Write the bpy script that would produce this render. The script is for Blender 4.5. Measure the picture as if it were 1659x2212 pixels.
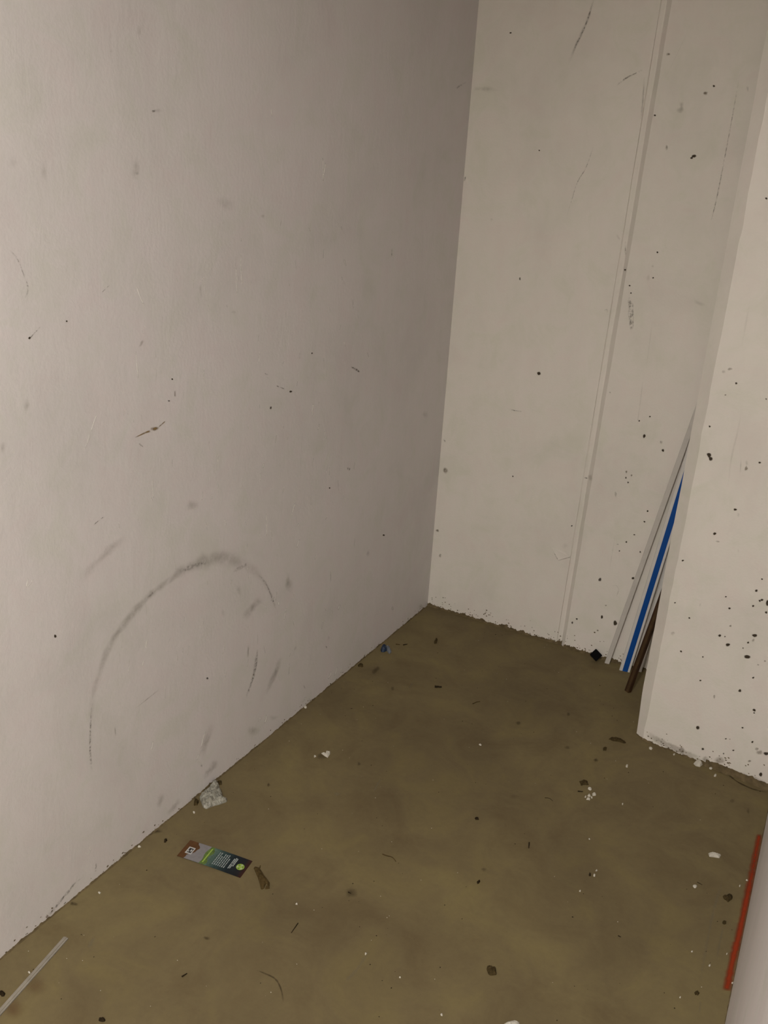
import bpy, bmesh, math, random
from mathutils import Vector, Matrix, noise
random.seed(7)
for o in list(bpy.data.objects): bpy.data.objects.remove(o)
S = bpy.context.scene
C = S.collection

# ------------------------------------------------------------------ camera
PW, PH, FPX = 1659.0, 2212.0, 1858.0
YAW, PITCH, ROLL = .4858, .3538, .0628
CAM = Vector((1.248, -2.777, 1.5))
FWD = Vector((-math.sin(YAW)*math.cos(PITCH), math.cos(YAW)*math.cos(PITCH), -math.sin(PITCH)))
R0 = Vector((math.cos(YAW), math.sin(YAW), 0)); U0 = R0.cross(FWD)
RGT = R0*math.cos(ROLL) + U0*math.sin(ROLL)
UPV = -R0*math.sin(ROLL) + U0*math.cos(ROLL)
cd = bpy.data.cameras.new('camera'); cam = bpy.data.objects.new('camera', cd); C.objects.link(cam)
M3 = Matrix((RGT, UPV, -FWD)).transposed()
cam.matrix_world = Matrix.Translation(CAM) @ M3.to_4x4()
cd.sensor_fit = 'VERTICAL'; cd.sensor_height = 24.0; cd.lens = 24.0*FPX/PH
cd.clip_start = .02; cd.clip_end = 50
S.camera = cam

# ------------------------------------------------------------------ light
S.view_settings.view_transform = 'Standard'; S.view_settings.look = 'None'
S.view_settings.gamma = 1; S.view_settings.use_curve_mapping = False
S.view_settings.exposure = 0.0
w = bpy.data.worlds.new('World'); S.world = w; w.use_nodes = True
w.node_tree.nodes['Background'].inputs[0].default_value = (.9, .86, .8, 1)
w.node_tree.nodes['Background'].inputs[1].default_value = 0.0
ZLAMP = 2.50
# the only light: the ceiling lamp of the lobby behind the camera, at ceiling height
ld = bpy.data.lights.new('ceiling_lamp_behind_offscreen', 'AREA'); ld.energy = 77; ld.shape = 'DISK'; ld.size = .34
ld.color = (1.0, .97, .93)
lo = bpy.data.objects.new('ceiling_lamp_behind_offscreen', ld); C.objects.link(lo)
lo.location = (1.05, -3.5, ZLAMP)

# ------------------------------------------------------------------ helpers: a picture point on a real surface
def pray(x, y): return FWD + RGT*((x-PW/2)/FPX) - UPV*((y-PH/2)/FPX)
class Plane:
    def __init__(s, p, n): s.p = Vector(p); s.n = Vector(n).normalized()
    def __call__(s, x, y, off=0.0):
        d = pray(x, y); q = s.p + s.n*off
        return CAM + d*((q-CAM).dot(s.n)/d.dot(s.n))
STEP = -.012
FL = Plane((0,0,0), (0,0,1)); LW = Plane((0,0,0), (1,0,0)); BW = Plane((0,0,0), (0,-1,0)); BR = Plane((0,STEP,0), (0,-1,0))
PA = Vector((.9415,-.430,0)); PB = Vector((1.311,-.470,0))       # front face of the pier
pt = (PB-PA).normalized(); PF = Plane(PA, (pt.y, -pt.x, 0))
RX = 1.311
RW = Plane((RX,0,0), (-1,0,0))

def link(name, me, mat, parent=None, label=None, cat=None, group=None, kind=None):
    o = bpy.data.objects.new(name, me); C.objects.link(o)
    if mat:
        for m in (mat if isinstance(mat, (list, tuple)) else [mat]): o.data.materials.append(m)
    if parent: o.parent = parent
    if label: o['label'] = label
    if cat: o['category'] = cat
    if group: o['group'] = group
    if kind: o['kind'] = kind
    return o
def mesh(name, vs, fs, smooth=False):
    me = bpy.data.meshes.new(name); me.from_pydata([tuple(v) for v in vs], [], fs); me.update()
    bm = bmesh.new(); bm.from_mesh(me); bmesh.ops.recalc_face_normals(bm, faces=bm.faces); bm.to_mesh(me); bm.free()
    if smooth:
        for p in me.polygons: p.use_smooth = True
    return me
def empty(name, loc, label, cat, group=None):
    o = bpy.data.objects.new(name, None); C.objects.link(o); o.location = loc; o.empty_display_size = .02
    o['label'] = label; o['category'] = cat
    if group: o['group'] = group
    return o
def part(name, me, mat, parent, label=None, kind=None):
    """parts are modelled in world space; keep them there under a moved parent"""
    me.transform(Matrix.Translation(-parent.location))
    o = link(name, me, mat, parent)
    if label: o['label'] = label
    if kind: o['kind'] = kind
    return o
def rebase(me):
    """move the mesh so that its origin is at its base; gives back that place"""
    xs = [v.co for v in me.vertices]
    c = Vector((sum(v.x for v in xs)/len(xs), sum(v.y for v in xs)/len(xs), min(v.z for v in xs)))
    me.transform(Matrix.Translation(-c)); return c
def thing(name, me, mat, label, cat, group=None):
    c = rebase(me); o = link(name, me, mat, None, label, cat, group); o.location = c; return o

# ------------------------------------------------------------------ materials
def mat_new(name):
    m = bpy.data.materials.new(name); m.use_nodes = True
    return m, m.node_tree.nodes, m.node_tree.links, m.node_tree.nodes['Principled BSDF']
def ramp(N, stops):
    r = N.new('ShaderNodeValToRGB'); e = r.color_ramp.elements
    e[0].position, e[0].color = stops[0][0], (*stops[0][1], 1)
    e[1].position, e[1].color = stops[-1][0], (*stops[-1][1], 1)
    for p, c in stops[1:-1]:
        k = e.new(p); k.color = (*c, 1)
    return r
def nz(N, Lk, vec, scale, detail=4, rough=.55, dist=0.0):
    n = N.new('ShaderNodeTexNoise'); n.inputs['Scale'].default_value = scale; n.inputs['Detail'].default_value = detail
    n.inputs['Roughness'].default_value = rough; n.inputs['Distortion'].default_value = dist
    Lk.new(vec, n.inputs['Vector']); return n
def mul(N, Lk, a, b, fac=1.0, mode='MULTIPLY'):
    x = N.new('ShaderNodeMix'); x.data_type = 'RGBA'; x.blend_type = mode; x.inputs[0].default_value = fac
    Lk.new(a, x.inputs[6]); Lk.new(b, x.inputs[7]); return x.outputs[2]
def wall_mat(name, base, rough=.62, bump=.25, streak=(3, 3, 1.2), fine=120):
    m, N, Lk, P = mat_new(name)
    tc = N.new('ShaderNodeTexCoord'); ob = tc.outputs['Object']
    b = Vector(base)
    n1 = nz(N, Lk, ob, 2.6, 6, .6, .4)
    r1 = ramp(N, [(.30, b*.93), (.5, b), (.72, Vector((b.x*1.03, b.y*1.02, b.z*1.035)))])
    Lk.new(n1.outputs['Fac'], r1.inputs[0])
    n2 = nz(N, Lk, ob, 9, 5, .65, .8)                                  # greenish and pinkish clouds in the whitewash
    r2 = ramp(N, [(.33, (.955, .975, .94)), (.5, (1, 1, 1)), (.68, (1.0, .972, .98))])
    Lk.new(n2.outputs['Fac'], r2.inputs[0])
    c = mul(N, Lk, r1.outputs[0], r2.outputs[0])
    mp = N.new('ShaderNodeMapping'); mp.inputs['Scale'].default_value = streak; Lk.new(ob, mp.inputs[0])
    n3 = nz(N, Lk, mp.outputs[0], 5, 5, .6)
    r3 = ramp(N, [(.3, (.972, .972, .968)), (.6, (1, 1, 1))]); Lk.new(n3.outputs['Fac'], r3.inputs[0])
    c = mul(N, Lk, c, r3.outputs[0])
    Lk.new(c, P.inputs['Base Color']); P.inputs['Roughness'].default_value = rough
    P.inputs['Specular IOR Level'].default_value = .25
    n4 = nz(N, Lk, ob, fine, 4, .6); n5 = nz(N, Lk, mp.outputs[0], 7, 6, .6, .6)
    ad = N.new('ShaderNodeMath'); ad.operation = 'MULTIPLY_ADD'; ad.inputs[1].default_value = 2.2
    Lk.new(n5.outputs['Fac'], ad.inputs[0]); Lk.new(n4.outputs['Fac'], ad.inputs[2])
    bu = N.new('ShaderNodeBump'); bu.inputs['Strength'].default_value = bump; bu.inputs['Distance'].default_value = .002
    Lk.new(ad.outputs[0], bu.inputs['Height']); Lk.new(bu.outputs[0], P.inputs['Normal'])
    return m
M_left = wall_mat('whitewashed_plaster', (.685, .650, .640), bump=.2)
M_back = wall_mat('whitewashed_concrete', (.70, .66, .60), bump=.22, fine=160)
M_ceil = wall_mat('ceiling_paint', (.66, .63, .58), bump=.2)

m, N, Lk, P = mat_new('bare_screed'); M_floor = m
ob = N.new('ShaderNodeTexCoord').outputs['Object']
n1 = nz(N, Lk, ob, 1.9, 7, .6, .5); n2 = nz(N, Lk, ob, 6.5, 6, .62, .7); n3 = nz(N, Lk, ob, 70, 4, .7)
r1 = ramp(N, [(.30, (.116, .088, .045)), (.5, (.145, .112, .056)), (.72, (.176, .139, .066))]); Lk.new(n1.outputs['Fac'], r1.inputs[0])
r2 = ramp(N, [(.30, (.84, .81, .80)), (.5, (1, 1, 1)), (.72, (1.15, 1.17, 1.04))]); Lk.new(n2.outputs['Fac'], r2.inputs[0])
r3 = ramp(N, [(.25, (.93, .93, .93)), (.55, (1, 1, 1)), (.8, (1.05, 1.05, 1.05))]); Lk.new(n3.outputs['Fac'], r3.inputs[0])
c = mul(N, Lk, mul(N, Lk, r1.outputs[0], r2.outputs[0]), r3.outputs[0])
Lk.new(c, P.inputs['Base Color']); P.inputs['Roughness'].default_value = .7; P.inputs['Specular IOR Level'].default_value = .2
bu = N.new('ShaderNodeBump'); bu.inputs['Strength'].default_value = .18; bu.inputs['Distance'].default_value = .002
Lk.new(n3.outputs['Fac'], bu.inputs['Height']); Lk.new(bu.outputs[0], P.inputs['Normal'])

def plain(name, col, rough=.6, var=.18, scale=60, spec=.3, bump=0.0):
    m, N, Lk, P = mat_new(name); ob = N.new('ShaderNodeTexCoord').outputs['Object']
    n = nz(N, Lk, ob, scale, 4, .6); b = Vector(col)
    r = ramp(N, [(.3, b*(1-var)), (.7, b*(1+var))]); Lk.new(n.outputs['Fac'], r.inputs[0])
    Lk.new(r.outputs[0], P.inputs['Base Color']); P.inputs['Roughness'].default_value = rough
    P.inputs['Specular IOR Level'].default_value = spec
    if bump:
        bu = N.new('ShaderNodeBump'); bu.inputs['Strength'].default_value = bump; bu.inputs['Distance'].default_value = .002
        Lk.new(n.outputs['Fac'], bu.inputs['Height']); Lk.new(bu.outputs[0], P.inputs['Normal'])
    return m
def mark_mat(name, col, lo=.35, hi=.65, scale=90, ku=.15, ke=.45, rough=.8):
    """a stain in the paint: soft towards its edge and broken up by the roughness of the wall (UV: u across, v along)"""
    m, N, Lk, P = mat_new(name)
    tc = N.new('ShaderNodeTexCoord'); uv = N.new('ShaderNodeUVMap'); sp = N.new('ShaderNodeSeparateXYZ'); Lk.new(uv.outputs[0], sp.inputs[0])
    def tent(sock, k):
        a = N.new('ShaderNodeMath'); a.operation = 'MULTIPLY_ADD'; a.inputs[1].default_value = 2; a.inputs[2].default_value = -1; Lk.new(sock, a.inputs[0])
        b = N.new('ShaderNodeMath'); b.operation = 'ABSOLUTE'; Lk.new(a.outputs[0], b.inputs[0])
        c = N.new('ShaderNodeMapRange'); c.interpolation_type = 'SMOOTHSTEP'; c.inputs[1].default_value = 1; c.inputs[2].default_value = k
        Lk.new(b.outputs[0], c.inputs[0]); return c.outputs[0]
    a = tent(sp.outputs[0], ku); b = tent(sp.outputs[1], ke)
    n = nz(N, Lk, tc.outputs['Object'], scale, 4, .7)
    mr = N.new('ShaderNodeMapRange'); mr.inputs[1].default_value = lo; mr.inputs[2].default_value = hi; Lk.new(n.outputs['Fac'], mr.inputs[0])
    at = N.new('ShaderNodeAttribute'); at.attribute_name = 'strength'
    def mm(x, y):
        k = N.new('ShaderNodeMath'); k.operation = 'MULTIPLY'; k.use_clamp = True; Lk.new(x, k.inputs[0]); Lk.new(y, k.inputs[1]); return k.outputs[0]
    al = mm(mm(mm(a, b), mr.outputs[0]), at.outputs['Fac'])
    P.inputs['Base Color'].default_value = (*col, 1); P.inputs['Roughness'].default_value = rough; P.inputs['Specular IOR Level'].default_value = .15
    Lk.new(al, P.inputs['Alpha'])
    return m
K_grey = mark_mat('rubbed_grey', (.38, .35, .31), .25, .85, 38, 0, .2)
K_soot = mark_mat('black_scuff_or_line', (.17, .15, .13), .42, .66, 130, .1, .5)
K_brown = mark_mat('brown_smear', (.25, .17, .075), .25, .5, 120)
K_pale = mark_mat('bare_scratch', (.92, .89, .85), .1, .5, 60)
K_pit = mark_mat('pit', (.055, .042, .028), -.4, .2, 200, .5)
K_hole = mark_mat('shallow_pit', (.26, .22, .17), .2, .6, 160, .3)
K_red = mark_mat('red_spray_paint', (.26, .034, .009), -.35, .5, 45, .05, .93)
K_stain = mark_mat('dark_floor_stain', (.055, .038, .018), .1, .7, 60)
K_dust = mark_mat('pale_floor_dust', (.24, .195, .112), .0, .6, 14, 0)
K_rust = mark_mat('rust_stain', (.15, .075, .035), .0, .6, 20, 0)

# ------------------------------------------------------------------ marks that lie in the paint of a surface
NM = [0]
def set_uv(me, uvs, st):
    ul = me.uv_layers.new(name='UVMap')
    for lp in me.loops: ul.data[lp.index].uv = uvs[lp.vertex_index]
    a = me.attributes.new('strength', 'FLOAT', 'POINT')
    for i, s in enumerate(st): a.data[i].value = s
def spline(pts, n):
    if len(pts) == 2:
        return [tuple(pts[0][k]+(pts[1][k]-pts[0][k])*i/n for k in (0, 1)) for i in range(n+1)]
    out = []; q = [pts[0]]+list(pts)+[pts[-1]]
    m_ = len(pts)-1
    for i in range(n+1):
        t = i/n*m_; k = min(int(t), m_-1); u = t-k
        a, b, c, d = q[k], q[k+1], q[k+2], q[k+3]
        out.append(tuple(.5*(2*b[j]+(c[j]-a[j])*u+(2*a[j]-5*b[j]+4*c[j]-d[j])*u*u+(3*b[j]-a[j]-3*c[j]+d[j])*u**3) for j in (0, 1)))
    return out
def stroke_geo(pl, pts, wd, st, jit=.25, off=None):
    NM[0] += 1
    if off is None: off = .0003+.000004*(NM[0] % 60)
    L = sum(math.dist(pts[i], pts[i+1]) for i in range(len(pts)-1))
    n = max(4, min(60, int(L/6))); sp = spline(pts, n); vs = []; uv = []; ss = []
    for i, (x, y) in enumerate(sp):
        a = sp[max(i-1, 0)]; b = sp[min(i+1, n)]; dx, dy = b[0]-a[0], b[1]-a[1]; l = math.hypot(dx, dy) or 1
        t = i/n
        wv = wd(t) if callable(wd) else wd
        wv *= 1+jit*random.uniform(-1, 1); s = st(t) if callable(st) else st
        for k in range(5):
            u = k/4; o = (u-.5)*wv
            vs.append(pl(x-dy/l*o, y+dx/l*o, off)); uv.append((u, t)); ss.append(s)
    fs = [(i*5+k, i*5+k+1, i*5+k+6, i*5+k+5) for i in range(n) for k in range(4)]
    return vs, fs, uv, ss
def blob_geo(pl, x, y, rx, ry, st, irr=.3, rot=0.0):
    NM[0] += 1; off = .0003+.000004*(NM[0] % 60); n = 12
    vs = [pl(x, y, off)]; uv = [(.5, .5)]; ss = [st]
    for ring, r in ((.62, .62), (1, 1)):
        for k in range(n):
            a = 2*math.pi*k/n
            if ring == .62: pass
            q = r*(1+irr*noise.noise(Vector((x*.37+math.cos(a)*.9, y*.41+math.sin(a)*.9, 3.1))))
            ex, ey = rx*q*math.cos(a), ry*q*math.sin(a)
            vs.append(pl(x+ex*math.cos(rot)-ey*math.sin(rot), y+ex*math.sin(rot)+ey*math.cos(rot), off)); uv.append((.5+.5*ring, .5)); ss.append(st)
    fs = [(0, 1+k, 1+(k+1) % n) for k in range(n)]+[(1+k, 1+n+k, 1+n+(k+1) % n, 1+(k+1) % n) for k in range(n)]
    return vs, fs, uv, ss
def mark(name, geo, mat, parent):
    vs, fs, uv, ss = geo
    me = bpy.data.meshes.new(name); me.from_pydata([tuple(v) for v in vs], [], fs); me.update(); set_uv(me, uv, ss)
    return link(name, me, mat, parent)
def stroke(parent, pl, pts, wd, st, mat=None, name='scuff_or_line', jit=.25): return mark(name, stroke_geo(pl, pts, wd, st, jit), mat or K_grey, parent)
def blob(parent, pl, x, y, rx, ry=None, st=1.0, mat=None, name='pit', irr=.5, rot=0.0): return mark(name, blob_geo(pl, x, y, rx, ry or rx, st, irr, rot), mat or K_pit, parent)
def many(name, geos, mat, parent):
    V, F, U, T = [], [], [], []
    for vs, fs, uv, ss in geos:
        b = len(V); V += vs; U += uv; T += ss; F += [tuple(i+b for i in f) for f in fs]
    o = mark(name, (V, F, U, T), mat, parent); o['kind'] = 'stuff'; return o

# ------------------------------------------------------------------ the room
ZC = 2.55
def slab(name, pts, z0, z1, mat, kind='structure'):
    n = len(pts); vs = [(x, y, z0) for x, y in pts]+[(x, y, z1) for x, y in pts]
    fs = [tuple(range(n))[::-1], tuple(range(n, 2*n))]+[(i, (i+1) % n, (i+1) % n+n, i+n) for i in range(n)]
    return link(name, mesh(name, vs, fs), mat, None, None, None, None, kind)
floor = slab('floor', [(-.15, .15), (-.15, -4.3), (2.75, -4.3), (2.75, .15)], -.12, 0, M_floor)
ceiling = slab('ceiling', [(-.15, .15), (-.15, -4.3), (2.75, -4.3), (2.75, .15)], ZC, ZC+.12, M_ceil)
wall_left = slab('wall_left', [(0, 0), (0, -4.2), (-.15, -4.2), (-.15, 0)], 0, ZC, M_left)
slab('wall_front', [(-.15, -4.2), (-.15, -4.3), (2.75, -4.3), (2.75, -4.2)], 0, ZC, M_back)
slab('wall_corridor', [(2.65, -4.2), (2.75, -4.2), (2.75, -2.15), (2.65, -2.15)], 0, ZC, M_back)
wall_right = slab('wall_right', [(RX, -.44), (RX, -2.15), (2.75, -2.15), (2.75, -2.0), (RX+.15, -2.0), (RX+.15, -.44)], 0, ZC, M_left)
# far wall: flat left half, a shallow vertical casting joint, right half standing a little proud
def gx(z): return .5358+.0154*z
prof = [(-.15, 0, 0), (-.011, 0, 1), (-.0095, .0022, 1), (-.008, 0, 1), (.003, .0035, 1), (.0065, .0035, 1), (.023, STEP, 1), (1.45, STEP, 0)]
zs = [0]+[i*.05+random.uniform(-.012, .012) for i in range(1, 51)]+[ZC]
vs = []; fs = []; nP = len(prof)
for z in zs:
    for k, (x, y, g) in enumerate(prof):
        j = noise.noise(Vector((k*3.3, 0, z*9)))*.0018 if g else 0
        vs.append((x+(gx(z) if g else 0)+j, y, z))
for i in range(len(zs)-1):
    for k in range(nP-1): fs.append((i*nP+k, i*nP+k+1, (i+1)*nP+k+1, (i+1)*nP+k))
nb = len(vs)
for z in (0, ZC): vs += [(-.15, .15, z), (1.45, .15, z)]
t_ = (len(zs)-1)*nP
fs += [(nb, nb+1, nb+3, nb+2), (0, nb, nb+2, t_)+tuple(), (nP-1, t_+nP-1, nb+3, nb+1)]
wall_back = link('wall_back', mesh('wall_back', vs, fs), M_back, None, None, None, None, 'structure')
# pier standing in the right-hand corner, with a bevelled edge
vs = []; fs = []; zs = [i*ZC/64 for i in range(65)]
for z in zs:
    j1 = noise.noise(Vector((1.7, 0, z*11)))*.0022; j2 = noise.noise(Vector((7.7, 0, z*13)))*.0032+noise.noise(Vector((2.7, 0, z*40)))*.0012
    q = .0075*min(1, z/.15)
    vs += [(.917-q, 0, z), (.917-q+j1*.4, -.4065+q*.85+j1, z), (PA.x+j2, PA.y-j2*.1, z), (PB.x, PB.y, z), (PB.x+.1, PB.y, z), (PB.x+.1, 0, z)]
for i in range(64):
    for k in range(6): fs.append((i*6+k, i*6+(k+1) % 6, (i+1)*6+(k+1) % 6, (i+1)*6+k))
fs += [tuple(range(6)), tuple(range(64*6, 65*6))]
wall_pier = link('wall_pier', mesh('wall_pier', vs, fs), M_back, None, None, None, None, 'structure')

# ragged foot of each wall: mortar and dirt creeping up over the paint
M_mortar = plain('dirty_mortar', (.12, .09, .048), .9, .35, 45, .1, .5)
def foot(name, parent, a, b, nrm, hmin, hmax, dep, freq, seed, dens=150):
    a = Vector(a); b = Vector(b); nrm = Vector(nrm).normalized(); L = (b-a).length; n = int(L/.0022); vs = []; fs = []
    for i in range(n+1):
        t = i/n; p = a.lerp(b, t); s = t*L
        q = .5+.55*noise.noise(Vector((s*freq, seed, 0)))+.45*noise.noise(Vector((s*freq*3.1, seed+2, 0)))+.35*noise.noise(Vector((s*freq*8, seed+3, 0)))
        big = .5+.8*noise.noise(Vector((s*freq*.3, seed+9, 0)))
        h = hmin+(hmax-hmin)*max(0, min(1.25, q*(.35+.65*big))); d = dep*(.4+.8*(noise.noise(Vector((s*60, seed+4, 0)))*.5+.5))
        vs += [p+nrm*d, p+nrm*(d*.5)+Vector((0, 0, h*.45)), p+nrm*.0007+Vector((0, 0, h)), p-nrm*.003+Vector((0, 0, h*1.02))]
    for i in range(n):
        for k in range(3): fs.append((i*4+k, i*4+k+1, i*4+k+5, i*4+k+4))
    # specks of the same dirt spattered on the paint above
    g = []; rnd = random.Random(int(seed*10))
    for i in range(int(L*dens)):
        p = a.lerp(b, rnd.random()); z = hmax*.4+abs(rnd.gauss(0, hmax*1.1)); r = rnd.uniform(.0008, .0028); c0 = p+nrm*.0004+Vector((0, 0, z)); ta = (b-a).normalized()
        k0 = len(vs)
        for k in range(5): an = k*2*math.pi/5; q = r*rnd.uniform(.5, 1.2); vs.append(c0+ta*q*math.cos(an)*1.4+Vector((0, 0, q*math.sin(an))))
        fs.append(tuple(range(k0, k0+5)))
    return link(name, mesh(name, vs, fs), M_mortar, parent)
foot('mortar_edge', wall_left, (0, -.03, 0), (0, -3.2, 0), (1, 0, 0), .0005, .0085, .004, 34, 1.3, 45)
foot('mortar_edge', wall_back, (.0, 0, 0), (gx(0)+.01, 0, 0), (0, -1, 0), .002, .019, .006, 30, 5.3)
foot('mortar_edge', wall_back, (gx(0)+.02, STEP, 0), (.917, STEP, 0), (0, -1, 0), .003, .024, .008, 30, 11.3)
foot('mortar_edge', wall_pier, (.918, -.406, 0), PA, (-.7, -.7, 0), .0, .007, .004, 25, 3.3)
foot('mortar_edge', wall_pier, PA, (PA+PB)/2, (pt.y, -pt.x, 0), .001, .014, .006, 25, 21.3)
foot('mortar_edge', wall_pier, (PA+PB)/2, PB, (pt.y, -pt.x, 0), .012, .030, .012, 20, 31.3)
foot('mortar_edge', wall_right, (RX, -.47, 0), (RX, -2.15, 0), (-1, 0, 0), .0, .004, .002, 25, 41.3)

# ------------------------------------------------------------------ marks on the left wall (painted plaster)
W_ = wall_left
ring = [(199,1668),(195,1627),(196,1558),(201,1503),(220,1439),(243,1384),(284,1329),(321,1288),(357,1260),(398,1230),(449,1210),(481,1205),(527,1219),(559,1242),(582,1279),(596,1315),(601,1343)]
def band(t, *ks):
    for (a, va), (b, vb) in zip(ks, ks[1:]):
        if a <= t <= b: return va+(vb-va)*(t-a)/(b-a)
    return ks[-1][1]
stroke(W_, LW, ring, lambda t: band(t, (0, 9), (.12, 16), (.35, 20), (.5, 20), (.62, 44), (.72, 40), (.8, 22), (1, 7)), lambda t: band(t, (0, .3), (.2, .5), (.35, .62), (.55, .5), (.66, .6), (.75, .45), (.92, .55), (1, .1)), name='tyre_ring_scuff')
stroke(W_, LW, ring[0:4], 6, lambda t: .75*math.sin(math.pi*min(1, t*1.1)), K_soot)
stroke(W_, LW, [(389,1236),(420,1222),(452,1213)], 11, .5, K_soot)
stroke(W_, LW, [(502,1236),(520,1226),(535,1218)], 9, .4, K_soot)
stroke(W_, LW, [(318,1292),(335,1276)], 5, .5, K_soot)
stroke(W_, LW, [(558,1240),(575,1262),(588,1292),(596,1316)], 5, .6, K_soot)
for pts, wd, st, mt in [
    ([(272,1158),(225,1198),(170,1258)], 22, .38, K_grey), ([(566,1290),(545,1312),(525,1340)], 20, .62, K_grey), ([(512,1262),(520,1290)], 14, .35, K_grey),
    ([(537,1392),(535,1424)], 6, .7, K_grey), ([(557,1400),(552,1440),(543,1475),(531,1508)], 6, .85, K_soot), ([(557,1402),(545,1478)], 10, .35, K_grey),
    ([(608,1416),(592,1460),(572,1502)], 15, .6, K_grey), ([(460,1560),(446,1600),(433,1640)], 18, .45, K_grey), ([(470,1640),(455,1662),(438,1684)], 19, .65, K_grey),
    ([(352,1712),(341,1746)], 16, .5, K_grey), ([(392,1722),(360,1762)], 13, .5, K_grey), ([(293,1530),(318,1510),(348,1486)], 3.5, .6, K_grey), ([(624,1235),(620,1278)], 12, .4, K_grey),
    ([(248,1568),(250,1592)], 5, .5, K_grey), ([(88,705),(75,719),(64,731)], 4, .8, K_soot), ([(596,833),(606,837),(616,841)], 4, 1, K_soot), ([(570,806),(580,810)], 3, .7, K_soot),
    ([(757,792),(768,797),(778,805)], 6, 1, K_soot), ([(202,1134),(214,1124),(226,1115)], 3, .8, K_soot), ([(219,633),(228,624),(238,615)], 3, .85, K_soot),
    ([(21,540),(38,560),(50,590),(58,610),(60,630),(53,646)], 5, .55, K_soot), ([(310,733),(300,752)], 7, .6, K_grey), ([(432,613),(435,645)], 7, .5, K_grey),
    ([(847,535),(846,558)], 4, .7, K_soot), ([(101,1983),(120,1959),(145,1929),(160,1910),(181,1893)], lambda t: 9-5*t, lambda t: .95-.5*t, K_soot), ([(208,1864),(206,1885)], 5, .8, K_soot),
    ([(290,946),(311,936),(326,930)], lambda t: 3+4*t, .95, K_brown), ([(342,923),(350,916),(358,909)], 2.5, .8, K_brown), ([(100,1984),(104,1976)], 7, .7, K_rust),
    ([(299,957),(310,966)], 3.5, .6, K_soot), ([(378,843),(378,858)], 5, .4, K_rust), ([(750,1008),(753,1018),(757,1009)], 2.5, .8, K_soot), ([(895,1330),(880,1345),(862,1358)], 5, .5, K_grey),
    ([(985,192),(992,186),(1010,176)], 5, .6, K_soot), ([(640,1395),(636,1406)], 5, .5, K_grey), ([(704,1394),(706,1401)], 4, .9, K_soot), ([(655,1478),(660,1490)], 4, .6, K_grey)]:
    stroke(W_, LW, pts, wd, st, mt)
for x, y, rx, ry, st, mt in [
    (334,926,10,6,1,K_brown), (293,365,13,24,.45,K_grey), (296,374,4,5,.7,K_soot), (487,440,24,17,.35,K_grey), (568,467,7,5,.5,K_grey), (332,240,6,4,.9,K_soot), (341,239,12,6,.4,K_grey),
    (240,110,4,4,.7,K_soot), (300,67,9,14,.3,K_grey), (545,1578,17,13,.42,K_grey), (417,1092,15,17,.5,K_grey), (57,874,9,17,.4,K_grey), (5,965,8,16,.4,K_grey), (627,1265,12,20,.3,K_grey),
    (144,694,2.4,2.4,1,K_pit), (505,674,7,5,.5,K_grey), (64,730,3.4,3.4,1,K_pit), (628,846,3.4,3,1,K_pit), (585,881,3,4,.7,K_pit), (712,1054,2,2,1,K_pit), (829,1156,3,2.6,1,K_pit),
    (119,1374,3.2,4,1,K_pit), (674,763,2,2,1,K_pit), (372,819,2.2,2.2,.9,K_pit), (365,866,3,2,.7,K_pit), (753,1012,3,4,.4,K_grey), (960,1015,7,9,.5,K_hole), (795,1195,6,9,.4,K_grey), (918,895,7,10,.4,K_grey),
    (448,1465,3,3,.6,K_pit), (435,1653,3,5,.7,K_soot), (30,350,14,20,.2,K_grey), (95,370,10,30,.25,K_grey), (482,1325,5,12,.35,K_grey), (910,1310,8,6,.5,K_grey), (710,1378,4,7,.3,K_grey), (590,1550,10,8,.3,K_grey)]:
    blob(W_, LW, x, y, rx, ry, st, mt, 'pit' if mt is K_pit else 'smudge')
g = []
for a, b in [((293,757),(299,822)),((210,892),(196,935)),((194,935),(181,972)),((329,1032),(332,1080)),((438,1060),(436,1082)),((458,1068),(457,1080)),((561,1021),(561,1041)),((614,1052),(611,1066)),
             ((575,1104),(576,1162)),((638,1084),(630,1112)),((648,1164),(641,1184)),((686,1196),(680,1210)),((57,1270),(72,1250)),((57,1270),(62,1248)),((585,1298),(594,1290)),((620,1310),(613,1342)),((603,1300),(604,1308)),
             ((576,1543),(571,1563)),((562,1548),(558,1560)),((444,1578),(434,1618)),((430,1628),(425,1642)),((330,1600),(325,1622)),((318,1380),(316,1398)),((586,236),(589,252)),((697,337),(698,395)),((703,350),(700,380)),((295,617),(311,660)),
             ((521,544),(523,618)),((510,575),(512,640)),((744,560),(748,575)),((192,1828),(196,1838)),((196,1838),(187,1846)),((730,1440),(722,1462)),((716,1448),(708,1468)),((738,1440),(736,1455)),((660,1505),(652,1518)),((677,870),(674,900)),((690,915),(686,930)),((700,930),(704,950)),((645,1130),(640,1142)),((312,1426),(308,1440)),((735,1305),(731,1318)),((98,1234),(93,1240)),((415,1102),(428,1094)),((570,1000),(568,1012)),((848,1310),(849,1318))]:
    c = ((a[0]+b[0])/2+random.uniform(-2, 2), (a[1]+b[1])/2)
    g.append(stroke_geo(LW, [a, c, b], random.uniform(2.8, 4.6), random.uniform(.6, 1)))
for i in range(120):
    x = random.uniform(250, 800); y = random.uniform(450, 1500)
    if y < 1950-x*.75: g.append(stroke_geo(LW, [(x, y), (x+random.uniform(-5, 6), y+random.uniform(8, 34))], random.uniform(1.6, 2.8), random.uniform(.2, .55)))
many('scratches', g, K_pale, W_)

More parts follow.
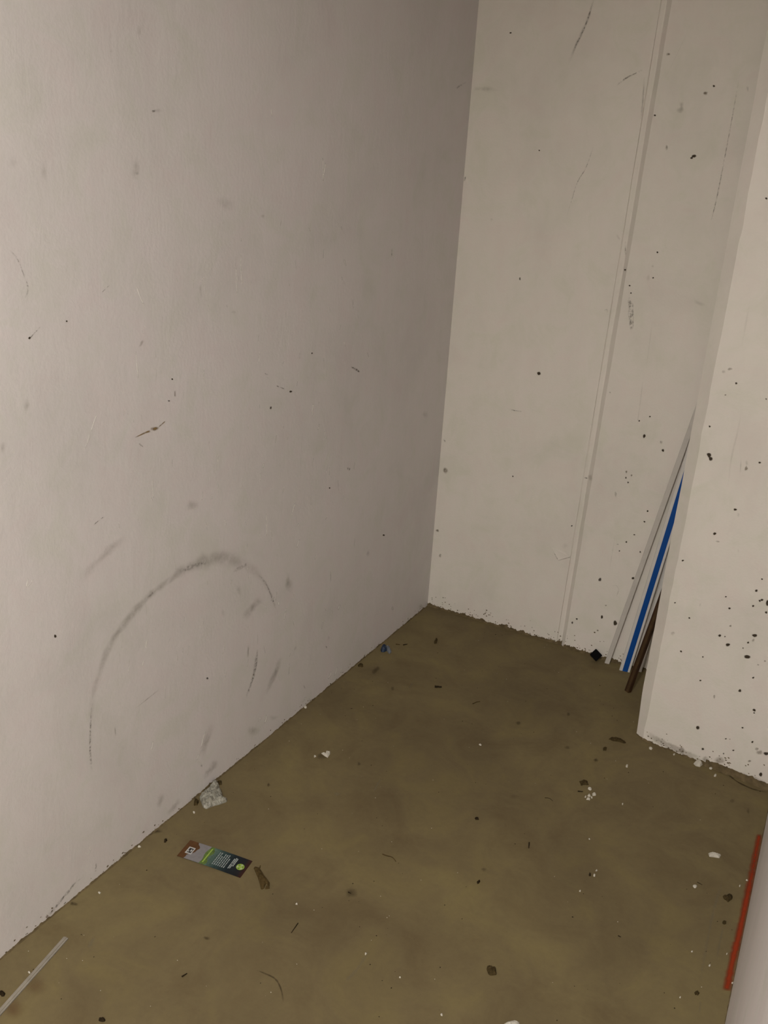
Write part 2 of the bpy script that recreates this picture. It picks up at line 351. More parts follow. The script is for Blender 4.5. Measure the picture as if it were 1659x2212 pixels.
# ------------------------------------------------------------------ marks on the far wall
W_ = wall_back
for pl, pts, wd, st, mt in [
    (BW, [(1284,-8),(1275,24),(1269,43),(1258,70),(1245,96),(1237,116)], 4.5, .95, K_soot), (BW, [(1284,-8),(1269,43),(1245,96),(1226,142)], 9, .5, K_grey),
    (BW, [(1283,312),(1274,340),(1264,366),(1248,392),(1237,425),(1224,468)], 2.6, .75, K_soot), (BW, [(1330,186),(1352,169),(1368,161),(1390,150)], 4.5, .75, K_soot),
    (BW, [(1099,884),(1113,887),(1128,889)], 2.6, .9, K_soot), (BW, [(1020,192),(1050,192),(1078,195)], 13, .45, K_grey), (BW, [(1206,1210),(1197,1194)], 2.6, .95, K_soot), (BW, [(1206,1210),(1222,1205),(1234,1203)], 3, .95, K_soot),
    (BW, [(1392,165),(1388,225),(1384,260)], 6, .6, K_grey), (BR, [(1472,218),(1473,242)], 12, .5, K_grey), (BR, [(1614,185),(1616,200)], 7, .5, K_grey), (BR, [(1497,648),(1512,656),(1526,660)], 9, .45, K_grey),
    (BR, [(1602,140),(1575,290),(1549,424),(1534,484)], 3.5, lambda t: .15+.5*math.sin(t*2.6), K_soot), (BR, [(1360,640),(1361,680),(1364,715)], 9, .8, K_soot), (BR, [(1366,650),(1368,712)], 5, .6, K_soot),  # first stroke: a fine upright dark line, strongest around its middle
    (BR, [(1351,520),(1351,553)], 4, .8, K_soot), (BR, [(1392,800),(1375,930)], 3, .35, K_grey), (BR, [(1408,1200),(1370,1420)], 3, .25, K_grey), (BR, [(1330,1150),(1315,1240)], 3, .25, K_grey), (BR, [(1318,1268),(1330,1264),(1337,1274),(1332,1288),(1342,1292)], 2.6, .5, K_grey),
    (BR, [(1410,690),(1395,800)], 3, .3, K_grey), (BR, [(1432,180),(1490,60)], 3, .1, K_grey), (BW, [(1006,380),(1003,392)], 5, .8, K_soot), (BW, [(957,948),(963,955)], 4, .8, K_soot), (BW, [(1305,672),(1311,668),(1312,678)], 3, .6, K_grey), (BW, [(1331,505),(1340,520)], 6, .4, K_grey),
    (BW, [(1262,1032),(1270,1033)], 4, 1, K_soot)]:
    stroke(W_, pl, pts, wd, st, mt)
flap = [(1192,1183),(1208,1188),(1221,1193),(1231,1203),(1206,1210)]
vs = [BW(x, y, .0035 if i in (3, 4) else .0006) for i, (x, y) in enumerate(flap)]
link('paint_flap', mesh('paint_flap', vs+[v+Vector((0, .0005, 0)) for v in vs], [(0,1,2,3,4),(9,8,7,6,5)]+[(i, (i+1) % 5, (i+1) % 5+5, i+5) for i in range(5)]), M_back, W_)
for pl, x, y, rx, ry, st, mt in [
    (BW,1103,71,3,2.4,.9,K_pit),(BW,1165,325,2,2,1,K_pit),(BW,1123,602,2,4,.6,K_pit),(BW,1164,807,4.5,4.5,1,K_pit),(BW,962,1016,7,9,.7,K_hole),(BW,945,1146,4,3.4,.8,K_hole),(BW,951,1200,4,5,.5,K_hole),(BW,1108,1029,2,2,.8,K_pit),(BW,1235,1136,2,2,.8,K_pit),(BW,1062,474,4,5,.4,K_grey),(BW,1220,1180,10,8,.25,K_grey),
    (BR,1499,337,5.5,4,1,K_pit),(BR,1494,341,4,2.6,1,K_pit),(BR,1542,186,3.4,2.6,1,K_pit),(BR,1524,201,6,4.4,.8,K_hole),(BR,1444,117,5,4,.7,K_hole),(BR,1415,249,3,2.4,.9,K_pit),(BR,1440,320,3,5,.5,K_hole),(BR,1440,316,2.4,4,.5,K_hole),(BR,1469,238,11,7,.5,K_grey),
    (BR,1420,545,2.6,2.4,1,K_pit),(BR,1350,583,2.6,2.6,1,K_pit),(BR,1360,617,2.2,2.2,1,K_pit),(BR,1363,633,2,2,1,K_pit),(BR,1411,600,2.2,2.2,.9,K_pit),(BR,1400,600,5,9,.4,K_grey),(BR,1410,575,4,4,.4,K_grey),(BR,1392,942,3.6,5,1,K_pit),(BR,1432,973,3.4,4,1,K_pit),(BR,1353,1019,2.4,4,.9,K_hole),(BR,1364,1027,3,3,.8,K_hole),(BR,1357,1042,2,2.4,.8,K_pit),(BR,1352,1032,2,3,.8,K_pit),
    (BR,1399,1104,2.6,2.4,1,K_pit),(BR,1392,1127,2.6,2,1,K_pit),(BR,1367,1249,3.6,3.4,1,K_pit),(BR,1353,1171,2.6,2.4,.9,K_pit),(BR,1296,1252,4,5,.7,K_pit),(BR,1329,1346,5,6,1,K_pit),(BR,1300,1333,3,4.4,1,K_pit),(BR,1246,1337,3,2.4,.9,K_pit),(BR,1330,1067,3,7,.4,K_hole),(BR,1318,848,2.4,2.4,.6,K_hole),(BR,1428,955,4,5,.4,K_hole),
    (BR,1381,909,2,2,.9,K_pit),(BR,1404,900,2.4,2,.9,K_pit),(BR,1383,1192,2.2,2.2,.8,K_pit),(BR,1370,1155,2.6,2,.8,K_pit),(BR,1291,1362,3,2.4,.7,K_hole),(BR,1309,1308,3,2,.6,K_hole),(BR,1236,1345,3,3,.7,K_pit),(BR,1334,1176,3,2,.5,K_hole),(BR,1338,1190,2,2,.7,K_pit),(BR,1275,1032,7,9,.3,K_hole)]:
    blob(W_, pl, x, y, rx, ry, st, mt, 'smudge' if mt is K_grey else 'pit')

# ------------------------------------------------------------------ marks on the pier
W_ = wall_pier
for x, y, rx, ry, st, mt in [
    (1532,983,6,6.4,1,K_pit),(1535,991,5,4.6,1,K_pit),(1567,853,3,2,.8,K_hole),(1590,828,3,3,1,K_pit),(1533,921,2.6,2.4,.9,K_pit),(1641,999,3.6,2.2,1,K_pit),(1612,1012,5,6,.8,K_hole),(1588,1101,4,3,1,K_pit),(1595,1112,3.6,7,.4,K_grey),(1544,1153,4,4,1,K_pit),(1475,1211,3.2,2.4,1,K_pit),
    (1646,1251,2.6,2,1,K_pit),(1634,1276,4,3,.9,K_pit),(1568,1289,2.6,1.8,1,K_pit),(1641,1298,3,2.4,1,K_pit),(1646,1296,4,3,1,K_pit),(1658,1302,4.6,7,1,K_pit),(1655,1323,3.4,3,1,K_pit),(1627,1309,3,2.4,1,K_pit),(1576,1314,3,2.6,1,K_pit),(1458,1302,2.4,1.8,.9,K_pit),(1489,1335,2.4,2,.9,K_pit),(1578,1352,3.4,3,.7,K_hole),(1555,1373,3.8,3.4,1,K_pit),
    (1566,1375,2,2,.8,K_pit),(1630,1373,7,4.4,1,K_pit),(1616,1388,3,2.4,1,K_pit),(1627,1383,4,4,.5,K_hole),(1572,1393,5.6,4,1,K_pit),(1614,1419,9,4.6,1,K_pit),(1471,1407,2.8,2.4,1,K_pit),(1518,1419,2,2,.9,K_pit),(1638,1436,3,2,.6,K_hole),(1652,1428,2.6,2.6,.7,K_hole),(1627,1464,2.8,2.6,.9,K_pit),(1513,1470,2.8,1.8,.9,K_pit),(1598,1492,4,4,1,K_pit),(1543,1505,3,5,.6,K_hole),
    (1629,1534,4.2,3.8,1,K_pit),(1629,1540,2.6,2,.8,K_pit),(1507,1572,5,4.4,1,K_pit),(1604,1572,2.8,2,1,K_pit),(1568,1596,2.2,1.8,.8,K_pit),(1625,1603,3,3,1,K_pit),(1518,1618,3.6,2.6,.9,K_pit),(1584,1621,2.6,2,.9,K_pit),(1563,1628,2,2,.8,K_pit),(1655,1628,6,4.6,.9,K_pit),(1641,1626,8,7,.55,K_hole),(1635,1618,6,4,.5,K_hole),(1619,1644,5,3.4,.7,K_hole),(1643,1673,4,5,1,K_pit),
    (1554,1643,13,9,.5,K_hole),(1473,1622,7,10,.5,K_hole),(1524,1640,9,8,.4,K_hole),(1453,1368,5,5,.3,K_hole),(1655,429,3,3,.9,K_pit),(1577,797,6,4,.5,K_hole),(1563,803,6,4,.3,K_hole),(1655,862,2,2,.8,K_pit),(1613,1000,4,8,.35,K_grey),(1551,1170,6,3,.3,K_hole),(1595,1190,3,6,.3,K_grey),(1605,1400,2,2,.7,K_pit),(1640,1690,6,4,.7,K_hole)]:
    blob(W_, PF, x, y, rx, ry, st, mt, 'smudge' if mt is K_grey else 'pit')
for pts, wd, st, mt in [([(1601,988),(1599,1024)], 4, .4, K_grey), ([(1603,880),(1594,930),(1580,990),(1572,1060)], 6, .22, K_grey), ([(1514,1300),(1511,1312)], 5, .3, K_grey), ([(1622,640),(1600,760)], 7, .15, K_grey),
                        ([(1395,1582),(1430,1604),(1470,1622),(1520,1646)], 16, .35, K_hole), ([(1530,1652),(1580,1668),(1659,1695)], 18, .5, K_hole)]:
    stroke(W_, PF, pts, wd, st, mt)
# little crack under the pier where the mortar has come loose
stroke(floor, FL, [(1545,1668),(1570,1672),(1592,1688),(1625,1704),(1659,1712)], 4, .9, K_stain, 'crack')

# marks on the floor
stroke(floor, FL, [(1641,1800),(1630,1857),(1622,1899),(1609,1960),(1596,2021),(1583,2073),(1569,2142)], lambda t: 20+6*t, lambda t: band(t, (0, .9), (.2, .75), (.5, 1), (.85, 1), (1, .95)), K_red, 'red_paint_line', .2)
for pts, wd, st, mt in [([(1561,1902),(1548,1944),(1538,1983),(1525,2047),(1510,2135)], 11, .45, K_dust), ([(1562,2002),(1556,2030),(1548,2073)], 8, .45, K_dust), ([(1513,2160),(1511,2190)], 8, .35, K_dust), ([(824,1680),(806,1712)], 9, .4, K_dust), 
                        ([(800,2050),(770,2095),(745,2120)], 12, .35, K_dust), ([(552,2095),(575,2104),(596,2116),(608,2140),(612,2168)], 5, .7, K_stain), ([(892,1474),(884,1488)], 8, .35, K_dust), ([(205,2022),(190,2050)], 14, .35, K_dust), ([(820,1440),(803,1456)], 10, .5, K_stain), ([(150,1950),(170,1955)], 10, .5, K_stain)]:
    stroke(floor, FL, pts, wd, st, mt, 'floor_streak')
for x, y, rx, ry, st, mt in [(697,1634,17,11,.45,K_stain), (758,1930,18,12,.45,K_stain), (1287,1642,7,5,.6,K_stain), (1120,1562,7,5,.6,K_stain), (1228,1543,6,5,.5,K_stain), (1045,1878,7,5,.5,K_stain), (1582,1730,7,6,.5,K_stain), (1616,1752,5,7,.35,K_stain), (28,2180,26,30,.5,K_rust), (75,2130,30,24,.3,K_rust), (338,1796,16,6,.6,K_stain), (446,2027,10,5,.5,K_stain), (580,1695,5,5,.7,K_stain), (776,1650,5,5,.6,K_stain), (1225,1614,10,5,.35,K_stain), (1110,1720,12,7,.2,K_stain), (728,1715,8,5,.5,K_dust), (848,1487,6,6,.35,K_stain)]:
    blob(floor, FL, x, y, rx, ry, st, mt, 'floor_stain')

# ------------------------------------------------------------------ things leaning behind the pier
M_pvc = plain('grey_white_pvc', (.52, .49, .45), .42, .05, 30)
M_pvcb = plain('white_pvc', (.60, .58, .55), .4, .04, 30)
M_blue = plain('blue_film', (.004, .062, .27), .35, .06, 30)
M_wood = plain('brown_stained_wood', (.036, .016, .006), .55, .35, 40)
M_woodc = plain('brown_wood_face', (.062, .036, .015), .6, .3, 50)
M_black = plain('black_plastic', (.006, .006, .0065), .95, .1, 60, .02)
def rod_frame(p0, p1, face):
    p0 = Vector(p0); p1 = Vector(p1); d = (p1-p0).normalized(); f = Vector(face); f = (f-d*f.dot(d)).normalized(); s = d.cross(f)
    return p0, p1, d, f, s
def extr(p0, p1, sec, fr):
    """sec: outline in (across, towards the viewer); the foot is cut level with the floor"""
    _, _, d, f, s = fr; n = len(sec); vs = []
    for p in (p0, p1):
        for a, b in sec:
            q = p+s*a+f*b
            if p is p0: q = q-d*(q.z/d.z)
            vs.append(q)
    return mesh('strip', vs, [tuple(range(n)), tuple(range(n, 2*n))]+[(i, (i+1) % n, (i+1) % n+n, i+n) for i in range(n)])
def strip(name, label, cat, p0, p1, face, parts, group=None):
    fr = rod_frame(p0, p1, face); r = empty(name, Vector(p0), label, cat, group)
    for pn, sec, mt in parts: part(pn, extr(fr[0], fr[1], sec, fr), mt, r)
    return r
def rect(a0, a1, b0, b1): return [(a0, b0), (a1, b0), (a1, b1), (a0, b1)]
toward = (.18, -.95, .25)
# square grey-white trunking with its lid
strip('cable_trunking', 'thin grey-white plastic strip leaning in the corner beside the small black cap', 'plastic strip', (.722, -.030, 0), (.8938, -.030, 1.15), toward,
      [('channel', [(-.0075, -.006), (.0075, -.006), (.0075, .004), (.0065, .004), (.0065, -.005), (-.0065, -.005), (-.0065, .004), (-.0075, .004)], M_pvc), ('lid', [(-.0082, .004), (.0082, .004), (.0082, .0055), (.0068, .007), (-.0068, .007), (-.0082, .0055)], M_pvc)], 'strips leaning behind the pier')
strip('profile_strip', 'white profile strip with a bright blue film stripe leaning behind the pier', 'plastic strip', (.7890, -.050, 0), (.8785, -.050, .85), toward,
      [('profile', [(-.018, -.005), (.018, -.005), (.018, .002), (.0165, .004), (.0100, .004), (.0100, .001), (-.0075, .001), (-.0075, .004), (-.0165, .004), (-.018, .002)], M_pvcb), ('blue_film', rect(-.0074, .0099, .001, .0046), M_blue)], 'strips leaning behind the pier')
strip('cover_strip', 'plain white strip leaning between the blue-striped profile and the brown lath', 'plastic strip', (.829, -.023, 0), (.888, -.023, .70), toward,
      [('board', [(-.012, -.004), (.012, -.004), (.012, .003), (.0105, .005), (-.0105, .005), (-.012, .003)], M_pvcb), ('edge_bead', rect(-.0135, -.0115, -.003, .002), M_pvc)], 'strips leaning behind the pier')
strip('wooden_lath', 'short dark brown wooden lath leaning against the side of the pier', 'wooden lath', (.8315, -.178, 0), (.8918, -.1725, .42), (-.55, -.80, .2),
      [('lath', [(-.010, -.006), (.010, -.006), (.010, .004), (.0085, .006), (-.0085, .006), (-.010, .004)], M_wood), ('worn_face', rect(-.001, .0082, .006, .0066), M_woodc)], 'strips leaning behind the pier')

# the small black cap
def boxm(sx, sy, sz, bev=.002):
    bm = bmesh.new(); bmesh.ops.create_cube(bm, size=1); bmesh.ops.scale(bm, vec=(sx, sy, sz), verts=bm.verts)
    bmesh.ops.bevel(bm, geom=bm.edges[:], offset=bev, segments=2, affect='EDGES')
    me = bpy.data.meshes.new('box'); bm.to_mesh(me); bm.free(); return me
pc = Vector((.682, -.042, .0)); cap = empty('plastic_cap', pc, 'small black square plastic cap on the floor against the far wall', 'cap')
fn = (CAM-pc); fn.z *= .8; fn.normalize(); fs_ = Vector((0, 0, 1)).cross(fn).normalized(); fu = fn.cross(fs_)
R_ = Matrix((fs_, fu, fn)).transposed().to_4x4() @ Matrix.Rotation(math.radians(-37), 4, 'Z')
b1 = boxm(.030, .029, .018, .0015); b1.transform(R_); b2 = boxm(.0315, .0305, .004, .001); b2.transform(R_ @ Matrix.Translation((0, 0, -.008)))
zz = min(v.co.z for m_ in (b1, b2) for v in m_.vertices)
for m_, nm in ((b1, 'cap_body'), (b2, 'cap_rim')): m_.transform(Matrix.Translation((0, 0, -zz))); link(nm, m_, M_black, cap)

# ------------------------------------------------------------------ printed card
c0, c1, c2, c3 = FL(383, 1850), FL(410, 1815), FL(545, 1861), FL(519, 1897)   # brown end (two corners), dark end
ax = ((c2+c3)/2-(c0+c1)/2); CL = ax.length; ax.normalize(); ay = Vector((-ax.y, ax.x, 0)); CW = ((c1-c0).length+(c2-c3).length)/2
co = (c0+c1)/2-Vector((0, 0, 0))
card = empty('plant_tag', co, 'glossy printed card with brown end, green stripe and white text lying on floor', 'card')
def cz(u): return .0012+.0016*math.sin(u*3.0)
def cpt(u, v, z=0.0): return ax*(u*CL)+ay*((v-.5)*CW)+Vector((0, 0, cz(u)+z))
M_teal = bpy.data.materials.new('dark_teal_print'); M_teal.use_nodes = True
N = M_teal.node_tree.nodes; Lk = M_teal.node_tree.links; P = N['Principled BSDF']
uvn = N.new('ShaderNodeUVMap'); sx = N.new('ShaderNodeSeparateXYZ'); Lk.new(uvn.outputs[0], sx.inputs[0])
r = ramp(N, [(0, (.075, .036, .014)), (.44, (.075, .12, .095)), (.56, (.026, .052, .050)), (.75, (.006, .012, .016)), (.93, (.008, .008, .011)), (1, (.035, .008, .005))])
Lk.new(sx.outputs[0], r.inputs[0])
nn = nz(N, Lk, N.new('ShaderNodeTexCoord').outputs['Object'], 180, 3, .6); rr = ramp(N, [(.3, (.7, .7, .7)), (.7, (1.25, 1.25, 1.25))]); Lk.new(nn.outputs['Fac'], rr.inputs[0])
Lk.new(mul(N, Lk, r.outputs[0], rr.outputs[0]), P.inputs['Base Color']); P.inputs['Roughness'].default_value = .35; P.inputs['Specular IOR Level'].default_value = .3
def sheet(name, u0, u1, v0, v1, z, mat, edge0=None, edge1=None, thick=.0, nu=12, nv=10, lab=None):
    vs = []; uv = []
    for i in range(nu+1):
        for j in range(nv+1):
            v = v0+(v1-v0)*j/nv; a = u0+(edge0(v) if edge0 else 0); b = u1+(edge1(v) if edge1 else 0); u = a+(b-a)*i/nu
            vs.append(cpt(u, v, z)); uv.append((u, v))
    fs = [(i*(nv+1)+j, (i+1)*(nv+1)+j, (i+1)*(nv+1)+j+1, i*(nv+1)+j+1) for i in range(nu) for j in range(nv)]
    if thick:
        n0 = len(vs); vs += [v-Vector((0, 0, thick)) for v in vs]; uv += uv
        fs += [tuple(k+n0 for k in f[::-1]) for f in fs]
        rim = [j for j in range(nv+1)]+[i*(nv+1)+nv for i in range(1, nu+1)]+[nu*(nv+1)+j for j in range(nv-1, -1, -1)]+[i*(nv+1) for i in range(nu-1, 0, -1)]
        fs += [(rim[k], rim[(k+1) % len(rim)], rim[(k+1) % len(rim)]+n0, rim[k]+n0) for k in range(len(rim))]
    me = mesh(name, vs, fs); ul = me.uv_layers.new(name='UVMap')
    for lp in me.loops: ul.data[lp.index].uv = uv[lp.vertex_index]
    o = link(name, me, mat, card)
    if lab: o['label'] = lab
    return o
M_brn = plain('brown_print', (.085, .036, .010), .4, .2, 120); M_gry = plain('grey_print', (.19, .18, .185), .4, .1, 90); M_grn = plain('green_print', (.085, .135, .030), .4, .35, 150)
M_lime = plain('lime_print', (.24, .35, .06), .4, .15, 200); M_wht = plain('white_print', (.40, .40, .39), .4, .1, 200); M_txt = plain('text_print', (.30, .33, .32), .4, .25, 300); M_dk = plain('dark_print', (.02, .018, .018), .4)
sheet('card_sheet', 0, 1, 0, 1, .0, M_teal, thick=.0006, nu=24)
wave = lambda v: .055*math.sin((v-.35)*5.2)+.012*math.sin(v*19)
sheet('brown_panel', .001, .155, .005, .995, .00012, M_brn, None, lambda v: wave(v))
sheet('grey_panel', .157, .345, .005, .995, .00012, M_gry, lambda v: wave(v), lambda v: .012*math.sin(v*8))
sheet('green_panel', .347, .43, .005, .995, .00012, M_grn, lambda v: .012*math.sin(v*8), lambda v: .02*math.sin(v*11))
sheet('green_heading', .378, .398, .1, .9, .0002, M_lime)
sheet('logo_frame', .065, .165, .28, .66, .0002, M_wht, nu=3, nv=3); sheet('logo_picture', .085, .148, .34, .60, .00028, M_dk, nu=3, nv=3); sheet('logo_figure', .118, .140, .42, .54, .00036, M_wht, nu=3, nv=3)
sheet('logo_figure', .090, .104, .38, .46, .00036, M_wht, nu=3, nv=3)
random.seed(3)
for i in range(7):
    u = .520+i*.0295; v = .17
    end = .88 if i not in (2, 6) else .70
    while v < end:
        l = random.uniform(.05, .13); sheet('text_word', u, u+.0125, v, min(v+l, end), .0002, M_txt, nu=1, nv=1); v += l+.025
for u, a, b in ((.757, .22, .50), (.757, .52, .80), (.778, .25, .48), (.778, .52, .86), (.799, .40, .84)): sheet('text_word', u, u+.013, a, b, .0002, M_txt, nu=1, nv=1)
cc = (.905, .50); vs = [cpt(*cc, .00025)]; fs = []
for k in range(28): a = 2*math.pi*k/28; vs.append(cpt(cc[0]+.0098/CL*math.cos(a), cc[1]+.0098/CW*math.sin(a), .00025))
fs = [(0, 1+k, 1+(k+1) % 28) for k in range(28)]
link('round_emblem', mesh('round_emblem', vs, fs), M_lime, card)
for k in range(6):
    a = 2*math.pi*k/6+.3; u = cc[0]+.0062/CL*math.cos(a); v = cc[1]+.0062/CW*math.sin(a)
    sheet('emblem_leaf', u-.008, u+.008, v-.035, v+.035, .0003, M_wht if k % 2 else M_grn, nu=1, nv=1)

# ------------------------------------------------------------------ rubbish on the floor
M_plas = plain('pale_plaster', (.50, .47, .40), .85, .15, 90, .1); M_bag = plain('grubby_white_plastic', (.235, .225, .185), .45, .25, 70, .3)
M_leaf = plain('brown_fibre', (.066, .044, .016), .9, .4, 120, .1); M_dark = plain('dark_dirt', (.022, .015, .007), .9, .4, 150, .1); M_dirt = plain('brown_dirt', (.050, .035, .014), .95, .4, 200, .1)
M_wblu = plain('blue_foil', (.014, .028, .06), .5, .4, 150); M_wsil = plain('pale_foil', (.15, .165, .185), .5, .35, 150); M_strip = plain('dusty_grey_strip', (.25, .225, .185), .55, .15, 40)
def resample(pts, n):
    P_ = [Vector((x, y)) for x, y in pts]; P_.append(P_[0]); L = [0]
    for a, b in zip(P_, P_[1:]): L.append(L[-1]+(b-a).length)
    out = []; k = 0
    for i in range(n):
        s = L[-1]*i/n
        while L[k+1] < s: k += 1
        t = (s-L[k])/(L[k+1]-L[k]); out.append(P_[k].lerp(P_[k+1], t))
    return out
def crumple(outline, h, amp, seed, n=40, rings=7, freq=60, flat=.5):
    """a crumpled sheet or clod: outline on the floor, rising in creases towards its middle, closed underneath"""
    o = [FL(p.x, p.y) for p in resample(outline, n)]; c = sum(o, Vector())/n; vs = []; fs = []
    for r in range(rings):
        k = 1-r/rings
        for p in o:
            q = c+(p-c)*k; hh = h*(1-k**2)**flat
            cr = abs(noise.noise(Vector((q.x*freq, q.y*freq, seed))))*2*amp+noise.noise(Vector((q.x*freq*2.7, q.y*freq*2.7, seed+5)))*amp*.6
            q = q+Vector((0, 0, .0006+max(0, hh+cr*(.35+.65*(1-k)))))
            vs.append(q)
    vs.append(c+Vector((0, 0, .0006+h+amp*.3)))
    for r in range(rings-1):
        for k in range(n): fs.append((r*n+k, r*n+(k+1) % n, (r+1)*n+(k+1) % n, (r+1)*n+k))
    t = len(vs)-1; b = (rings-1)*n
    fs += [(b+k, b+(k+1) % n, t) for k in range(n)]
    n0 = len(vs)
    vs += [Vector((p.x, p.y, 0)) for p in o]; fs += [(k, (k+1) % n, n0+(k+1) % n, n0+k) for k in range(n)]; fs.append(tuple(range(n0, n0+n)))
    return mesh('crumple', vs, fs)
def twig(pts, r, n=8, sides=6, taper=.6, lift=0.0):
    sp = spline(pts, n); vs = []; fs = []
    P3 = [FL(x, y)+Vector((0, 0, r+lift*math.sin(math.pi*i/n))) for i, (x, y) in enumerate(sp)]
    for i, p in enumerate(P3):
        d = (P3[min(i+1, n)]-P3[max(i-1, 0)]).normalized(); s = d.cross(Vector((0, 0, 1))).normalized(); u = s.cross(d)
        rr = r*(1-(1-taper)*i/n)
        for k in range(sides): a = 2*math.pi*k/sides; vs.append(p+(s*math.cos(a)+u*math.sin(a))*rr*(1+.15*math.sin(i*2.1+k)))
    for i in range(n):
        for k in range(sides): fs.append((i*sides+k, i*sides+(k+1) % sides, (i+1)*sides+(k+1) % sides, (i+1)*sides+k))
    fs += [tuple(range(sides)), tuple(range(n*sides, (n+1)*sides))]
    return mesh('twig', vs, fs)
def clod(x, y, rx, ry, h, seed):
    pts = []
    rn = random.Random(int(seed*1000)); st = rn.uniform(.55, 1.0); th = rn.uniform(0, 3.14); n_ = 11
    for k in range(n_):
        a = 2*math.pi*k/n_; q = (1+.5*noise.noise(Vector((math.cos(a)*1.6, math.sin(a)*1.6, seed))))*rn.uniform(.75, 1.2)*(st+(1.15-st)*abs(math.cos(a-th)))
        pts.append((x+rx*q*math.cos(a), y+ry*q*math.sin(a)))
    return crumple(pts, h, h*.6, seed, 22, 4, 300)

bag = empty('crumpled_bag', FL(455, 1725), 'crumpled grubby white plastic bag lying against the left wall', 'plastic bag')
part('bag_body', crumple([(431,1724),(436,1714),(450,1703),(462,1696),(472,1697),(479,1713),(482,1724),(490,1728),(489,1733),(476,1738),(460,1742),(446,1748),(439,1745),(435,1735)], .012, .011, 2.2, 64, 12, 75, .8), M_bag, bag)
part('bag_fold', crumple([(474,1727),(482,1724),(491,1728),(490,1732),(480,1736),(472,1735)], .010, .003, 8.2, 24, 4, 90), M_bag, bag)
part('bag_neck', crumple([(452,1704),(462,1692),(470,1690),(474,1700),(466,1706)], .014, .005, 4.4, 24, 4, 90), M_bag, bag)
wr = empty('foil_wrapper', FL(834, 1404), 'tiny torn blue and silver wrapper at the foot of the left wall', 'wrapper')
part('blue_piece', crumple([(822,1405),(826,1398),(830,1394),(834,1398),(836,1406),(830,1409),(824,1409)], .014, .006, 1.1, 24, 5, 120), M_wblu, wr)
part('silver_piece', crumple([(831,1398),(837,1396),(842,1402),(846,1409),(841,1413),(836,1407)], .010, .005, 3.1, 24, 5, 120), M_wsil, wr)
hk = empty('torn_cardboard', FL(565, 1896), 'torn piece of brown cardboard next to the printed card', 'cardboard')
part('torn_sheet', crumple([(548,1876),(551,1872),(560,1875),(563,1879),(570,1891),(581,1905),(582,1912),(575,1909),(570,1920),(564,1922),(560,1905),(556,1894)], .004, .0035, 5.5, 48, 6, 110), M_leaf, hk)
part('curled_tab', crumple([(577,1907),(582,1906),(582,1920),(573,1921),(573,1918),(578,1915)], .005, .002, 6.5, 24, 4, 120), M_leaf, hk)
part('splinter', twig([(561,1876),(562.5,1870)], .0012, 4), M_leaf, hk)

# flat grey strip lying along the left wall
a = FL(143, 2027); b = FL(-30, 2222); d = (b-a).normalized(); s = Vector((-d.y, d.x, 0))*.0055; u = Vector((0, 0, .003))
vs = [a-s, a+s, b+s, b-s]; vs = vs+[v+u for v in vs]
st_ = empty('floor_strip', (a+b)/2, 'dusty grey plastic strip lying flat on the floor along the left wall', 'plastic strip')
part('strip_body', mesh('strip_body', vs, [(3,2,1,0),(4,5,6,7),(0,1,5,4),(1,2,6,5),(2,3,7,6),(3,0,4,7)]), M_strip, st_)
vs = [a-s*.25, a+s*.25, b+s*.25, b-s*.25]; vs = [v+u for v in vs]+[v+u*1.35 for v in vs]
part('strip_rib', mesh('strip_rib', vs, [(3,2,1,0),(4,5,6,7),(0,1,5,4),(1,2,6,5),(2,3,7,6),(3,0,4,7)]), M_strip, st_)

for nm, ol, h, amp, sd, mt, lb, ct in [
    ('plaster_flake', [(694,1628),(700,1629),(703,1631),(705,1622),(713,1623),(713,1629),(708,1637),(702,1634)], .004, .003, 1.7, M_plas, 'white plaster flake on a round dark stain in the middle of the floor', 'flake'),
    ('plaster_chip', [(1530,1844),(1538,1842),(1548,1845),(1557,1848),(1554,1854),(1543,1852),(1532,1851)], .006, .002, 2.7, M_plas, 'oblong white plaster chip on the floor near the red paint line', 'chip'),
    ('plaster_lump', [(1498,1650),(1503,1645),(1509,1643),(1514,1648),(1518,1652),(1512,1657),(1503,1655)], .010, .003, 3.7, M_plas, 'white plaster lump fallen at the foot of the pier', 'lump'),
    ('plaster_shard', [(1083,2216),(1095,2209),(1112,2205),(1121,2208),(1124,2222),(1100,2230)], .006, .002, 4.7, M_plas, 'larger pale plaster shard lying apart on the open floor', 'shard'),
    ('bark_scrap', [(1315,1597),(1318,1594),(1330,1594),(1341,1597),(1353,1605),(1348,1606),(1336,1602),(1324,1601)], .006, .003, 5.7, M_dirt, 'curved dark bark scrap on the floor beside the corner of the pier', 'scrap')]:
    thing(nm, crumple(ol, h, amp, sd, 32, 5, 140), mt, lb, ct)
